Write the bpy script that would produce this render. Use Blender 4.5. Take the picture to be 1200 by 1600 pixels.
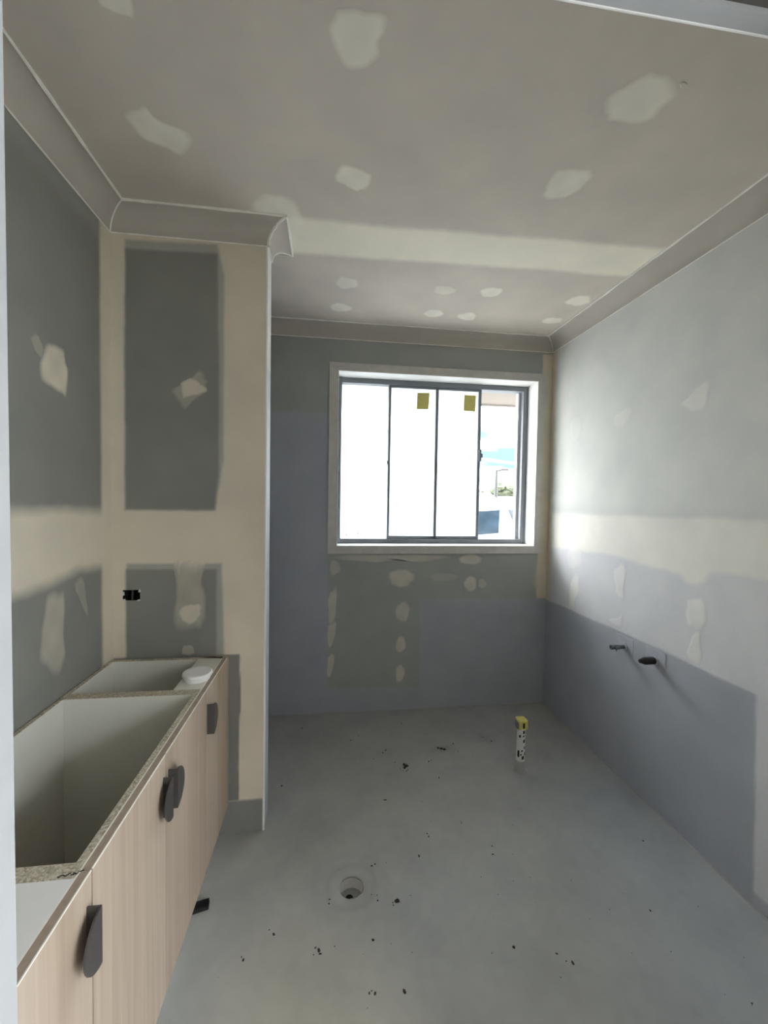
import bpy, bmesh, math, random
import numpy as np
from mathutils import Vector, Matrix

random.seed(7)
for o in list(bpy.data.objects):
    bpy.data.objects.remove(o, do_unlink=True)
SC = bpy.context.scene
COL = SC.collection

# ------------------------------------------------------------------ camera
F_PX = 648.9
PITCH, ROLL, YAW, CAM_H = -0.0347, 0.0163, 0.1292, 1.3606
cy_, sy_, cp_, sp_ = math.cos(YAW), math.sin(YAW), math.cos(PITCH), math.sin(PITCH)
fw = Vector((sy_ * cp_, cy_ * cp_, sp_))
rt = Vector((cy_, -sy_, 0))
up = rt.cross(fw)
cr, sr = math.cos(ROLL), math.sin(ROLL)
rt2 = rt * cr + up * sr
up2 = up * cr - rt * sr
cam_d = bpy.data.cameras.new('camera')
cam_d.sensor_fit = 'VERTICAL'
cam_d.sensor_height = 36.0
cam_d.lens = F_PX * 36.0 / 1600.0
cam_d.clip_start = 0.02
cam_d.clip_end = 500
cam = bpy.data.objects.new('camera', cam_d)
COL.objects.link(cam)
m = Matrix((rt2, up2, -fw)).transposed().to_4x4()
m.translation = (0, 0, CAM_H)
cam.matrix_world = m
SC.camera = cam

# ------------------------------------------------------------------ colour management
SC.view_settings.view_transform = 'Standard'
SC.view_settings.look = 'None'
SC.view_settings.gamma = 1.0
SC.view_settings.exposure = 1.52
SC.view_settings.use_curve_mapping = False
SC.cycles.use_denoising = True
SC.cycles.max_bounces = 14
SC.cycles.diffuse_bounces = 8
SC.cycles.transmission_bounces = 8
SC.cycles.caustics_refractive = True

# ------------------------------------------------------------------ world: bright broken cloud
SKY_GAIN = 4.7
W = bpy.data.worlds.new('world')
SC.world = W
W.use_nodes = True
nt = W.node_tree
nt.nodes.clear()
def wn(t, **k):
    n = nt.nodes.new(t)
    for a, b in k.items():
        setattr(n, a, b)
    return n
tc = wn('ShaderNodeTexCoord')
sep = wn('ShaderNodeSeparateXYZ')
nt.links.new(tc.outputs['Generated'], sep.inputs[0])
def wmath(op, a, b=None, clamp=False):
    n = wn('ShaderNodeMath', operation=op, use_clamp=clamp)
    for i, v in enumerate((a, b)):
        if v is None:
            continue
        if isinstance(v, (int, float)):
            n.inputs[i].default_value = v
        else:
            nt.links.new(v, n.inputs[i])
    return n.outputs[0]
zc = wmath('MAXIMUM', sep.outputs[2], 0.0)
den = wmath('ADD', zc, 0.10)
px = wmath('DIVIDE', sep.outputs[0], den)
py = wmath('DIVIDE', sep.outputs[1], den)
cmb = wn('ShaderNodeCombineXYZ')
nt.links.new(wmath('MULTIPLY', px, 0.55), cmb.inputs[0])
nt.links.new(py, cmb.inputs[1])
cmb.inputs[2].default_value = 3.7
n1 = wn('ShaderNodeTexNoise')
n1.inputs['Scale'].default_value = 0.75
n1.inputs['Detail'].default_value = 7
n1.inputs['Roughness'].default_value = 0.55
nt.links.new(cmb.outputs[0], n1.inputs['Vector'])
r1 = wn('ShaderNodeValToRGB')
r1.color_ramp.elements[0].position = 0.40
r1.color_ramp.elements[0].color = (0.05, 0.10, 0.128, 1)
r1.color_ramp.elements[1].position = 0.52
r1.color_ramp.elements[1].color = (0.95, 0.97, 1.0, 1)
e = r1.color_ramp.elements.new(0.62)
e.color = (0.26, 0.275, 0.30, 1)
e = r1.color_ramp.elements.new(0.45)
e.color = (0.13, 0.17, 0.19, 1)
nt.links.new(n1.outputs[0], r1.inputs[0])
# cloud deck is brighter overhead than at the horizon
elev = wmath('MULTIPLY_ADD', zc, 2.6)
nt.nodes[-1].inputs[2].default_value = 0.72
mixc = wn('ShaderNodeMix', data_type='RGBA', blend_type='MULTIPLY')
mixc.inputs[0].default_value = 1.0
nt.links.new(r1.outputs[0], mixc.inputs[6])
nt.links.new(elev, mixc.inputs[7])
bg = wn('ShaderNodeBackground')
nt.links.new(mixc.outputs[2], bg.inputs[0])
bg.inputs[1].default_value = SKY_GAIN
wo = wn('ShaderNodeOutputWorld')
nt.links.new(bg.outputs[0], wo.inputs[0])

# ------------------------------------------------------------------ sun behind thin cloud, to the left of the window
sd = bpy.data.lights.new('sun', 'SUN')
sd.energy = 3.5
sd.angle = math.radians(75)
sd.color = (1.0, 0.97, 0.92)
sun = bpy.data.objects.new('sun', sd)
COL.objects.link(sun)
sun.rotation_euler = Vector((0.46, -0.82, -0.32)).to_track_quat('-Z', 'Y').to_euler()
sun.location = (-4, 8, 6)

# ------------------------------------------------------------------ helpers
def lnk(o, parent=None):
    COL.objects.link(o)
    if parent is not None:
        o.parent = parent
    return o

def tag(o, label=None, cat=None, group=None, kind=None):
    if label: o['label'] = label
    if cat: o['category'] = cat
    if group: o['group'] = group
    if kind: o['kind'] = kind
    return o

def empty(name, loc=(0, 0, 0)):
    o = bpy.data.objects.new(name, None)
    o.location = loc
    o.empty_display_size = 0.05
    COL.objects.link(o)
    return o

class MB:
    """collects verts/faces; build() links one mesh object (coordinates are world; parents are placed at the world origin offset)"""
    def __init__(self):
        self.v, self.f = [], []
    def add(self, vs, fs):
        b = len(self.v)
        self.v += [tuple(p) for p in vs]
        self.f += [tuple(i + b for i in q) for q in fs]
        return self
    def box(self, x0, x1, y0, y1, z0, z1, bev=0.0):
        if bev <= 0:
            vs = [(x, y, z) for x in (x0, x1) for y in (y0, y1) for z in (z0, z1)]
            return self.add(vs, [(0, 1, 3, 2), (4, 6, 7, 5), (0, 4, 5, 1), (2, 3, 7, 6), (0, 2, 6, 4), (1, 5, 7, 3)])
        bm = bmesh.new()
        bmesh.ops.create_cube(bm, size=1.0)
        for v in bm.verts:
            v.co = Vector(((x0 + x1) / 2 + v.co.x * (x1 - x0), (y0 + y1) / 2 + v.co.y * (y1 - y0), (z0 + z1) / 2 + v.co.z * (z1 - z0)))
        bmesh.ops.bevel(bm, geom=list(bm.edges), offset=bev, segments=1, profile=0.5, affect='EDGES')
        return self.bm(bm)
    def bm(self, bm):
        bm.verts.index_update()
        self.add([v.co.copy() for v in bm.verts], [[v.index for v in f.verts] for f in bm.faces])
        bm.free()
        return self
    def tube(self, a, b, r0, r1=None, n=16, caps=True):
        r1 = r0 if r1 is None else r1
        a, b = Vector(a), Vector(b)
        d = (b - a).normalized()
        u = d.orthogonal().normalized()
        w = d.cross(u)
        vs = []
        for c, r in ((a, r0), (b, r1)):
            for i in range(n):
                t = 2 * math.pi * i / n
                vs.append(c + (u * math.cos(t) + w * math.sin(t)) * r)
        fs = [(i, (i + 1) % n, n + (i + 1) % n, n + i) for i in range(n)]
        if caps:
            fs += [tuple(range(n - 1, -1, -1)), tuple(range(n, 2 * n))]
        return self.add(vs, fs)
    def lathe(self, c, axis, prof, n=24):
        """prof: list of (distance along axis, radius)"""
        c = Vector(c); d = Vector(axis).normalized()
        u = d.orthogonal().normalized(); w = d.cross(u)
        vs, fs = [], []
        for (h, r) in prof:
            for i in range(n):
                t = 2 * math.pi * i / n
                vs.append(c + d * h + (u * math.cos(t) + w * math.sin(t)) * max(r, 1e-5))
        for k in range(len(prof) - 1):
            for i in range(n):
                fs.append((k * n + i, k * n + (i + 1) % n, (k + 1) * n + (i + 1) % n, (k + 1) * n + i))
        return self.add(vs, fs)
    def prism(self, pts, d):
        """polygon pts (3D, planar) extruded by vector d"""
        d = Vector(d); n = len(pts)
        vs = [Vector(p) for p in pts] + [Vector(p) + d for p in pts]
        fs = [tuple(range(n - 1, -1, -1)), tuple(range(n, 2 * n))]
        fs += [(i, (i + 1) % n, n + (i + 1) % n, n + i) for i in range(n)]
        return self.add(vs, fs)
    def build(self, name, mat, parent=None, smooth=False, fix=True):
        me = bpy.data.meshes.new(name)
        off = Vector((0, 0, 0))
        if parent is not None:
            pr = parent
            while pr is not None:
                off += pr.location
                pr = pr.parent
        me.from_pydata([tuple(Vector(p) - off) for p in self.v], [], self.f)
        if fix:
            bm = bmesh.new(); bm.from_mesh(me)
            bmesh.ops.recalc_face_normals(bm, faces=bm.faces)
            bm.to_mesh(me); bm.free()
        me.materials.append(mat)
        if smooth:
            me.polygons.foreach_set('use_smooth', [True] * len(me.polygons))
            me.set_sharp_from_angle(angle=math.radians(40))
        o = bpy.data.objects.new(name, me)
        return lnk(o, parent)

def col_mesh(name, v, f, c, mat, parent=None, smooth=False):
    me = bpy.data.meshes.new(name)
    v = np.asarray(v, dtype=np.float32); f = np.asarray(f, dtype=np.int32)
    me.vertices.add(len(v)); me.vertices.foreach_set('co', v.ravel())
    nl = f.shape[0] * f.shape[1]
    me.loops.add(nl); me.loops.foreach_set('vertex_index', f.ravel())
    me.polygons.add(f.shape[0])
    me.polygons.foreach_set('loop_start', np.arange(0, nl, f.shape[1], dtype=np.int32))
    me.update(calc_edges=True)
    at = me.color_attributes.new('Col', 'FLOAT_COLOR', 'POINT')
    at.data.foreach_set('color', np.asarray(c, dtype=np.float32).ravel())
    me.materials.append(mat)
    if smooth:
        me.polygons.foreach_set('use_smooth', [True] * len(me.polygons))
    o = bpy.data.objects.new(name, me)
    return lnk(o, parent)

# ------------------------------------------------------------------ materials
def newmat(name):
    mt = bpy.data.materials.new(name)
    mt.use_nodes = True
    return mt, mt.node_tree.nodes, mt.node_tree.links, mt.node_tree.nodes['Principled BSDF']

def simple(name, col, rough=0.6, metal=0.0, spec=0.5, var=0.06, scale=30.0, bump=0.0):
    mt, N, L, b = newmat(name)
    b.inputs['Roughness'].default_value = rough
    b.inputs['Metallic'].default_value = metal
    b.inputs['Specular IOR Level'].default_value = spec
    t = N.new('ShaderNodeTexCoord')
    n = N.new('ShaderNodeTexNoise')
    n.inputs['Scale'].default_value = scale
    n.inputs['Detail'].default_value = 4
    L.new(t.outputs['Object'], n.inputs['Vector'])
    r = N.new('ShaderNodeValToRGB')
    r.color_ramp.elements[0].position = 0.3
    r.color_ramp.elements[1].position = 0.7
    r.color_ramp.elements[0].color = tuple(c * (1 - var) for c in col) + (1,)
    r.color_ramp.elements[1].color = tuple(min(1, c * (1 + var)) for c in col) + (1,)
    L.new(n.outputs[0], r.inputs[0])
    L.new(r.outputs[0], b.inputs['Base Color'])
    if bump > 0:
        bp = N.new('ShaderNodeBump')
        bp.inputs['Strength'].default_value = bump
        bp.inputs['Distance'].default_value = 0.004
        L.new(n.outputs[0], bp.inputs['Height'])
        L.new(bp.outputs[0], b.inputs['Normal'])
    return mt

def plaster_mat(name, rough_bare=0.92, rough_memb=0.5, bump=0.12, lo=0.93):
    """colour from the 'Col' attribute (board, compound, membrane); its alpha marks the rolled membrane coat"""
    mt, N, L, b = newmat(name)
    a = N.new('ShaderNodeAttribute'); a.attribute_name = 'Col'
    t = N.new('ShaderNodeTexCoord')
    n = N.new('ShaderNodeTexNoise'); n.inputs['Scale'].default_value = 5.0; n.inputs['Detail'].default_value = 6
    L.new(t.outputs['Object'], n.inputs['Vector'])
    r = N.new('ShaderNodeValToRGB')
    r.color_ramp.elements[0].position = 0.3; r.color_ramp.elements[0].color = (lo, lo * 1.005, lo * 1.01, 1)
    r.color_ramp.elements[1].position = 0.7; r.color_ramp.elements[1].color = (1.05, 1.045, 1.03, 1)
    L.new(n.outputs[0], r.inputs[0])
    mx = N.new('ShaderNodeMix'); mx.data_type = 'RGBA'; mx.blend_type = 'MULTIPLY'; mx.inputs[0].default_value = 1
    L.new(a.outputs['Color'], mx.inputs[6]); L.new(r.outputs[0], mx.inputs[7])
    L.new(mx.outputs[2], b.inputs['Base Color'])
    mr = N.new('ShaderNodeMapRange')
    mr.inputs['To Min'].default_value = rough_bare; mr.inputs['To Max'].default_value = rough_memb
    L.new(a.outputs['Alpha'], mr.inputs['Value'])
    L.new(mr.outputs[0], b.inputs['Roughness'])
    b.inputs['Specular IOR Level'].default_value = 0.35
    n2 = N.new('ShaderNodeTexNoise'); n2.inputs['Scale'].default_value = 55.0; n2.inputs['Detail'].default_value = 5
    L.new(t.outputs['Object'], n2.inputs['Vector'])
    bp = N.new('ShaderNodeBump'); bp.inputs['Strength'].default_value = bump; bp.inputs['Distance'].default_value = 0.003
    L.new(n2.outputs[0], bp.inputs['Height'])
    L.new(bp.outputs[0], b.inputs['Normal'])
    return mt

def wood_mat(name):
    mt, N, L, b = newmat(name)
    t = N.new('ShaderNodeTexCoord')
    mp = N.new('ShaderNodeMapping'); mp.inputs['Scale'].default_value = (6, 75, 1.3)
    L.new(t.outputs['Object'], mp.inputs[0])
    n = N.new('ShaderNodeTexNoise'); n.inputs['Scale'].default_value = 1.0; n.inputs['Detail'].default_value = 9; n.inputs['Roughness'].default_value = 0.62
    L.new(mp.outputs[0], n.inputs['Vector'])
    mp2 = N.new('ShaderNodeMapping'); mp2.inputs['Scale'].default_value = (3, 9, 0.35)
    L.new(t.outputs['Object'], mp2.inputs[0])
    n2 = N.new('ShaderNodeTexNoise'); n2.inputs['Scale'].default_value = 1.0; n2.inputs['Detail'].default_value = 3
    L.new(mp2.outputs[0], n2.inputs['Vector'])
    ad = N.new('ShaderNodeMath'); ad.operation = 'MULTIPLY_ADD'; ad.inputs[1].default_value = 0.55
    L.new(n.outputs[0], ad.inputs[0])
    h = N.new('ShaderNodeMath'); h.operation = 'MULTIPLY'; h.inputs[1].default_value = 0.45
    L.new(n2.outputs[0], h.inputs[0]); L.new(h.outputs[0], ad.inputs[2])
    r = N.new('ShaderNodeValToRGB')
    r.color_ramp.elements[0].position = 0.36; r.color_ramp.elements[0].color = (0.33, 0.255, 0.192, 1)
    r.color_ramp.elements[1].position = 0.64; r.color_ramp.elements[1].color = (0.45, 0.37, 0.295, 1)
    e = r.color_ramp.elements.new(0.5); e.color = (0.395, 0.318, 0.248, 1)
    L.new(ad.outputs[0], r.inputs[0]); L.new(r.outputs[0], b.inputs['Base Color'])
    b.inputs['Roughness'].default_value = 0.5
    b.inputs['Specular IOR Level'].default_value = 0.35
    return mt

def chip_mat(name):
    mt, N, L, b = newmat(name)
    t = N.new('ShaderNodeTexCoord')
    v = N.new('ShaderNodeTexVoronoi'); v.inputs['Scale'].default_value = 260
    L.new(t.outputs['Object'], v.inputs['Vector'])
    n = N.new('ShaderNodeTexNoise'); n.inputs['Scale'].default_value = 150; n.inputs['Detail'].default_value = 6
    L.new(t.outputs['Object'], n.inputs['Vector'])
    sp = N.new('ShaderNodeSeparateColor'); L.new(v.outputs['Color'], sp.inputs[0])
    ad = N.new('ShaderNodeMath'); ad.operation = 'MULTIPLY_ADD'; ad.inputs[1].default_value = 0.5
    L.new(sp.outputs[0], ad.inputs[0])
    h = N.new('ShaderNodeMath'); h.operation = 'MULTIPLY'; h.inputs[1].default_value = 0.6
    L.new(n.outputs[0], h.inputs[0]); L.new(h.outputs[0], ad.inputs[2])
    r = N.new('ShaderNodeValToRGB')
    r.color_ramp.elements[0].position = 0.15; r.color_ramp.elements[0].color = (0.22, 0.18, 0.12, 1)
    r.color_ramp.elements[1].position = 0.8; r.color_ramp.elements[1].color = (0.62, 0.57, 0.46, 1)
    L.new(ad.outputs[0], r.inputs[0]); L.new(r.outputs[0], b.inputs['Base Color'])
    b.inputs['Roughness'].default_value = 0.9
    return mt

def frosted_mat(name, specks=False):
    mt, N, L, b = newmat(name)
    N.remove(b)
    out = N['Material Output']
    tr = N.new('ShaderNodeBsdfTranslucent'); tr.inputs['Color'].default_value = (0.93, 0.95, 0.96, 1)
    rf = N.new('ShaderNodeBsdfRefraction'); rf.inputs['Color'].default_value = (0.93, 0.96, 0.97, 1)
    rf.inputs['Roughness'].default_value = 0.55; rf.inputs['IOR'].default_value = 1.3
    gl = N.new('ShaderNodeBsdfGlossy'); gl.inputs['Roughness'].default_value = 0.35
    m1 = N.new('ShaderNodeMixShader'); m1.inputs[0].default_value = 0.6
    L.new(tr.outputs[0], m1.inputs[1]); L.new(rf.outputs[0], m1.inputs[2])
    m2 = N.new('ShaderNodeMixShader'); m2.inputs[0].default_value = 0.04
    L.new(m1.outputs[0], m2.inputs[1]); L.new(gl.outputs[0], m2.inputs[2])
    L.new(m2.outputs[0], out.inputs[0])
    t = N.new('ShaderNodeTexCoord')
    n = N.new('ShaderNodeTexNoise'); n.inputs['Scale'].default_value = 6; n.inputs['Detail'].default_value = 3
    L.new(t.outputs['Object'], n.inputs['Vector'])
    r = N.new('ShaderNodeValToRGB')
    r.color_ramp.elements[0].color = (0.88, 0.91, 0.93, 1); r.color_ramp.elements[1].color = (0.95, 0.96, 0.97, 1)
    L.new(n.outputs[0], r.inputs[0])
    L.new(r.outputs[0], tr.inputs['Color'])
    return mt

M = {}
M['plaster'] = plaster_mat('plasterboard')
M['floor'] = plaster_mat('floor_membrane', 0.6, 0.42, 0.16, 0.88)
M['cornice'] = simple('cornice_paper', (0.485, 0.45, 0.405), 0.9, var=0.05, scale=6)
M['bead'] = simple('white_joint_compound', (0.84, 0.82, 0.77), 0.9, var=0.05, scale=40)
M['trimw'] = simple('primed_white', (0.78, 0.78, 0.77), 0.55, var=0.02, scale=10)
M['jamb'] = simple('blue_white_primer', (0.42, 0.43, 0.44), 0.55, var=0.03, scale=14)
M['slotshade'] = simple('head_slot_shade', (0.11, 0.10, 0.09), 0.9, var=0.1, scale=30)  # dark colour in place of the shade inside the door head slot
M['arch'] = simple('set_plaster_trim', (0.58, 0.57, 0.54), 0.85, var=0.06, scale=25)
M['alu'] = simple('grey_aluminium', (0.20, 0.22, 0.245), 0.5, metal=0.1, var=0.04, scale=20)
M['frost'] = frosted_mat('frosted_glass')
M['screen'] = simple('white_channel', (0.75, 0.75, 0.77), 0.4, var=0.02)
M['sticker'] = simple('yellow_sticker', (0.62, 0.57, 0.18), 0.7, var=0.08, scale=90)
M['wood'] = wood_mat('pale_oak_laminate')
M['woodedge'] = simple('oak_edge_band', (0.36, 0.285, 0.225), 0.5, var=0.10, scale=60)
M['edgelight'] = simple('edge_highlight', (0.86, 0.83, 0.77), 0.5, var=0.03)  # pale tone that paints a bright highlight along the cabinet top edges
M['chip'] = chip_mat('raw_chipboard')
M['mel'] = simple('white_melamine', (0.68, 0.68, 0.62), 0.4, var=0.02, scale=8)
M['handle'] = simple('dark_bronze_metal', (0.075, 0.07, 0.066), 0.42, metal=0.3, var=0.10, scale=120)
M['black'] = simple('black_plastic', (0.012, 0.011, 0.013), 0.4, var=0.2, scale=60)
M['void'] = simple('dark_cavity', (0.006, 0.006, 0.005), 0.95, var=0.3, scale=40)
M['pvc'] = simple('white_pvc', (0.72, 0.72, 0.70), 0.35, var=0.04, scale=20)
M['disc'] = simple('white_plastic', (0.80, 0.80, 0.79), 0.4, var=0.02, scale=20)
M['membrane'] = simple('grey_membrane', (0.395, 0.415, 0.47), 0.5, var=0.06, scale=40, bump=0.15)
M['memfloor'] = simple('grey_floor_membrane', (0.365, 0.372, 0.362), 0.45, var=0.06, scale=40, bump=0.15)
M['brass'] = simple('dull_grey_metal', (0.20, 0.21, 0.22), 0.35, metal=0.8, var=0.12, scale=120)
M['ytape'] = simple('yellow_tape', (0.62, 0.56, 0.16), 0.6, var=0.12, scale=80)
M['ink'] = simple('black_ink', (0.015, 0.015, 0.015), 0.7, var=0.2)
M['dirt'] = simple('dark_dirt', (0.035, 0.03, 0.024), 0.95, var=0.4, scale=300)
nd = M['sticker'].node_tree
pb = nd.nodes['Principled BSDF']
tl = nd.nodes.new('ShaderNodeBsdfTranslucent'); tl.inputs['Color'].default_value = (0.9, 0.8, 0.28, 1)
ms = nd.nodes.new('ShaderNodeMixShader'); ms.inputs[0].default_value = 0.07
nd.links.new(pb.outputs[0], ms.inputs[1]); nd.links.new(tl.outputs[0], ms.inputs[2])
nd.links.new(ms.outputs[0], nd.nodes['Material Output'].inputs[0])
# outside
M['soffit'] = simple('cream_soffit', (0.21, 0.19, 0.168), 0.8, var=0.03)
M['fascia'] = simple('grey_fascia', (0.34, 0.33, 0.32), 0.6, var=0.03)
M['brick'] = simple('render_wall', (0.5, 0.46, 0.42), 0.9, var=0.08)
M['ground'] = simple('pale_concrete', (0.36, 0.345, 0.32), 0.9, var=0.12, scale=1.5)
M['carpaint'] = simple('white_car_paint', (0.31, 0.322, 0.335), 0.25, var=0.01)
M['carglass'] = simple('dark_car_glass', (0.02, 0.035, 0.05), 0.08, var=0.3, scale=4)
M['rubber'] = simple('black_rubber', (0.02, 0.02, 0.02), 0.8)
M['seam'] = simple('panel_gap', (0.16, 0.17, 0.18), 0.8)
M['grey'] = simple('mid_grey_plastic', (0.20, 0.21, 0.22), 0.6)
M['pole'] = simple('galvanised_pole', (0.05, 0.05, 0.05), 0.6, metal=0.2)
M['leaf'] = simple('dull_foliage', (0.10, 0.11, 0.07), 0.9, var=0.35, scale=2.5)
M['leaf2'] = simple('olive_foliage', (0.17, 0.17, 0.10), 0.9, var=0.3, scale=2.5)
M['bark'] = simple('bark', (0.10, 0.085, 0.07), 0.95)
M['roof'] = simple('grey_roof', (0.20, 0.20, 0.22), 0.8)
M['house'] = simple('pale_house_wall', (0.50, 0.47, 0.44), 0.9)
M['fence'] = simple('grey_fence', (0.16, 0.17, 0.165), 0.9)

# ------------------------------------------------------------------ room dimensions (metres)
XL, XR = -0.8207, 1.434
Y0, YD = 0.556, 2.588
YN, TH, XE = 1.690, 0.105, -0.2521
H = 2.4
CA, CB = 0.079, 0.072

# albedo palette
BOARD = np.array((0.236, 0.238, 0.218))
COMP = np.array((0.66, 0.60, 0.495))
MEMB = np.array((0.372, 0.392, 0.437))
CEILB = np.array((0.62, 0.562, 0.507))
CEILC = np.array((0.86, 0.83, 0.735))
FLOORC = np.array((0.375, 0.38, 0.368))

def wob(u, v, s=1.0):
    return (np.sin(13.1 * s * u + 2.1 * np.sin(7.3 * s * v + .4)) + 0.6 * np.sin(29.7 * s * v + 1.7 * np.sin(17.0 * s * u)) +
            0.4 * np.sin(61.0 * s * (u + v) + 1.1) + 0.3 * np.sin(97.0 * s * (u - v))) / 2.3

def sdf(poly, u, v):
    """signed distance to a polygon, negative inside"""
    P = np.asarray(poly, float)
    d = np.full(u.shape, 1e9); ins = np.zeros(u.shape, bool)
    for i in range(len(P)):
        a, b = P[i], P[(i + 1) % len(P)]
        e = b - a
        t = np.clip(((u - a[0]) * e[0] + (v - a[1]) * e[1]) / (e @ e + 1e-12), 0, 1)
        d = np.minimum(d, np.hypot(u - a[0] - t * e[0], v - a[1] - t * e[1]))
        c = ((a[1] > v) != (b[1] > v)) & (u < (b[0] - a[0]) * (v - a[1]) / (b[1] - a[1] + 1e-12) + a[0])
        ins ^= c
    return np.where(ins, -d, d)

def painter(base, regs):
    """regs: (poly, colour, opacity, feather, wobble, membrane flag)"""
    def fn(u, v):
        c = np.empty(u.shape + (4,)); c[..., :3] = base; c[..., 3] = 0
        for (poly, colr, op, fe, wb, mem) in regs:
            s = sdf(poly, u, v) + wb * wob(u, v)
            a = op * np.clip(0.5 - s / max(fe, 1e-4), 0, 1)
            a = a * a * (3 - 2 * a) if op >= 1 else a
            c[..., :3] = c[..., :3] * (1 - a[..., None]) + np.asarray(colr) * a[..., None]
            c[..., 3] = c[..., 3] * (1 - a) + mem * a
        return c
    return fn

def lines(a, b, step, extra=()):
    n = max(1, int(round((b - a) / step)))
    s = np.linspace(a, b, n + 1)
    for e in extra:
        if a < e < b:
            k = np.argmin(np.abs(s - e)); s[k] = e
    return s

def surface(name, org, U, V, ur, vr, fn, mat, step=0.008, holes=(), parent=None):
    us = lines(ur[0], ur[1], step, [h[0] for h in holes] + [h[1] for h in holes])
    vs = lines(vr[0], vr[1], step, [h[2] for h in holes] + [h[3] for h in holes])
    u, v = np.meshgrid(us, vs, indexing='ij')
    P = np.asarray(org)[None, None] + u[..., None] * np.asarray(U) + v[..., None] * np.asarray(V)
    c = fn(u, v)
    nu, nv = len(us), len(vs)
    i, j = np.meshgrid(np.arange(nu - 1), np.arange(nv - 1), indexing='ij')
    f = np.stack([i * nv + j, (i + 1) * nv + j, (i + 1) * nv + j + 1, i * nv + j + 1], -1)
    keep = np.ones(i.shape, bool)
    cu = (us[:-1] + us[1:]) / 2; cv = (vs[:-1] + vs[1:]) / 2
    for h in holes:
        keep &= ~(((cu > h[0]) & (cu < h[1]))[:, None] & ((cv > h[2]) & (cv < h[3]))[None])
    o = col_mesh(name, P.reshape(-1, 3), f[keep], c.reshape(-1, 4), mat, parent)
    return o

def patches(parent, org, U, V, nrm, fn, lst, colr, th=0.0012, feather=0.32):
    """skim-coat filler patches: low domes, feathered into the board at the rim"""
    org, U, V, nrm = (np.asarray(q, float) for q in (org, U, V, nrm))
    for k, (pts, op) in enumerate(lst):
        P = np.asarray(pts, float)
        c = P.mean(0)
        # resample the outline smoothly (Catmull-Rom)
        n = len(P); per = max(3, 36 // n)
        ring = []
        for i in range(n):
            p0, p1, p2, p3 = P[i - 1], P[i], P[(i + 1) % n], P[(i + 2) % n]
            for s in range(per):
                t = s / per
                ring.append(0.5 * ((2 * p1) + (-p0 + p2) * t + (2 * p0 - 5 * p1 + 4 * p2 - p3) * t * t + (-p0 + 3 * p1 - 3 * p2 + p3) * t ** 3))
        ring = np.array(ring); m_ = len(ring)
        aa = np.arange(m_) * 2 * math.pi / m_
        jit = 1 + 0.05 * np.sin(3 * aa + 1.7 * k) + 0.04 * np.sin(5 * aa + 2.9 * k + 1) + 0.03 * np.sin(9 * aa + 4.1 * k)
        ring = c + (ring - c) * jit[:, None]
        radii = [0.0, 0.25, 0.5, 0.68, 0.8, 0.9, 1.0, 1.06]
        vv, cc = [c], [0.0]
        for r in radii[1:]:
            for q in ring:
                vv.append(c + (q - c) * r); cc.append(r)
        vv = np.array(vv); cc = np.array(cc)
        a = np.clip((1.06 - cc) / feather * 1.4, 0, 1)
        a = a * (0.88 + 0.12 * np.sin(vv[:, 0] * 60 + k) * np.sin(vv[:, 1] * 45 + 2 * k)) * op
        base = fn(vv[:, 0], vv[:, 1])
        col = base.copy()
        col[:, :3] = base[:, :3] * (1 - a[:, None]) + colr * a[:, None]
        col[:, 3] = base[:, 3] * (1 - a)
        hgt = 0.0004 + th * np.clip((1.06 - cc) / 0.35, 0, 1)
        W3 = org + vv[:, :1] * U + vv[:, 1:2] * V + hgt[:, None] * nrm
        f = []
        for i in range(m_):
            f.append((0, 1 + i, 1 + (i + 1) % m_, 1 + (i + 1) % m_))
        tri = [(0, 1 + i, 1 + (i + 1) % m_) for i in range(m_)]
        quads = []
        for r in range(len(radii) - 2):
            b0, b1 = 1 + r * m_, 1 + (r + 1) * m_
            for i in range(m_):
                j = (i + 1) % m_
                tri.append((b0 + i, b1 + i, b1 + j)); tri.append((b0 + i, b1 + j, b0 + j))
        if np.dot(np.cross(U, V), nrm) < 0:
            tri = [t[::-1] for t in tri]
        o = col_mesh('filler_patch', W3, tri, col, M['plaster'], parent, smooth=True)

FULL = lambda u0, u1, v0, v1: [(u0, v0), (u1, v0), (u1, v1), (u0, v1)]

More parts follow.
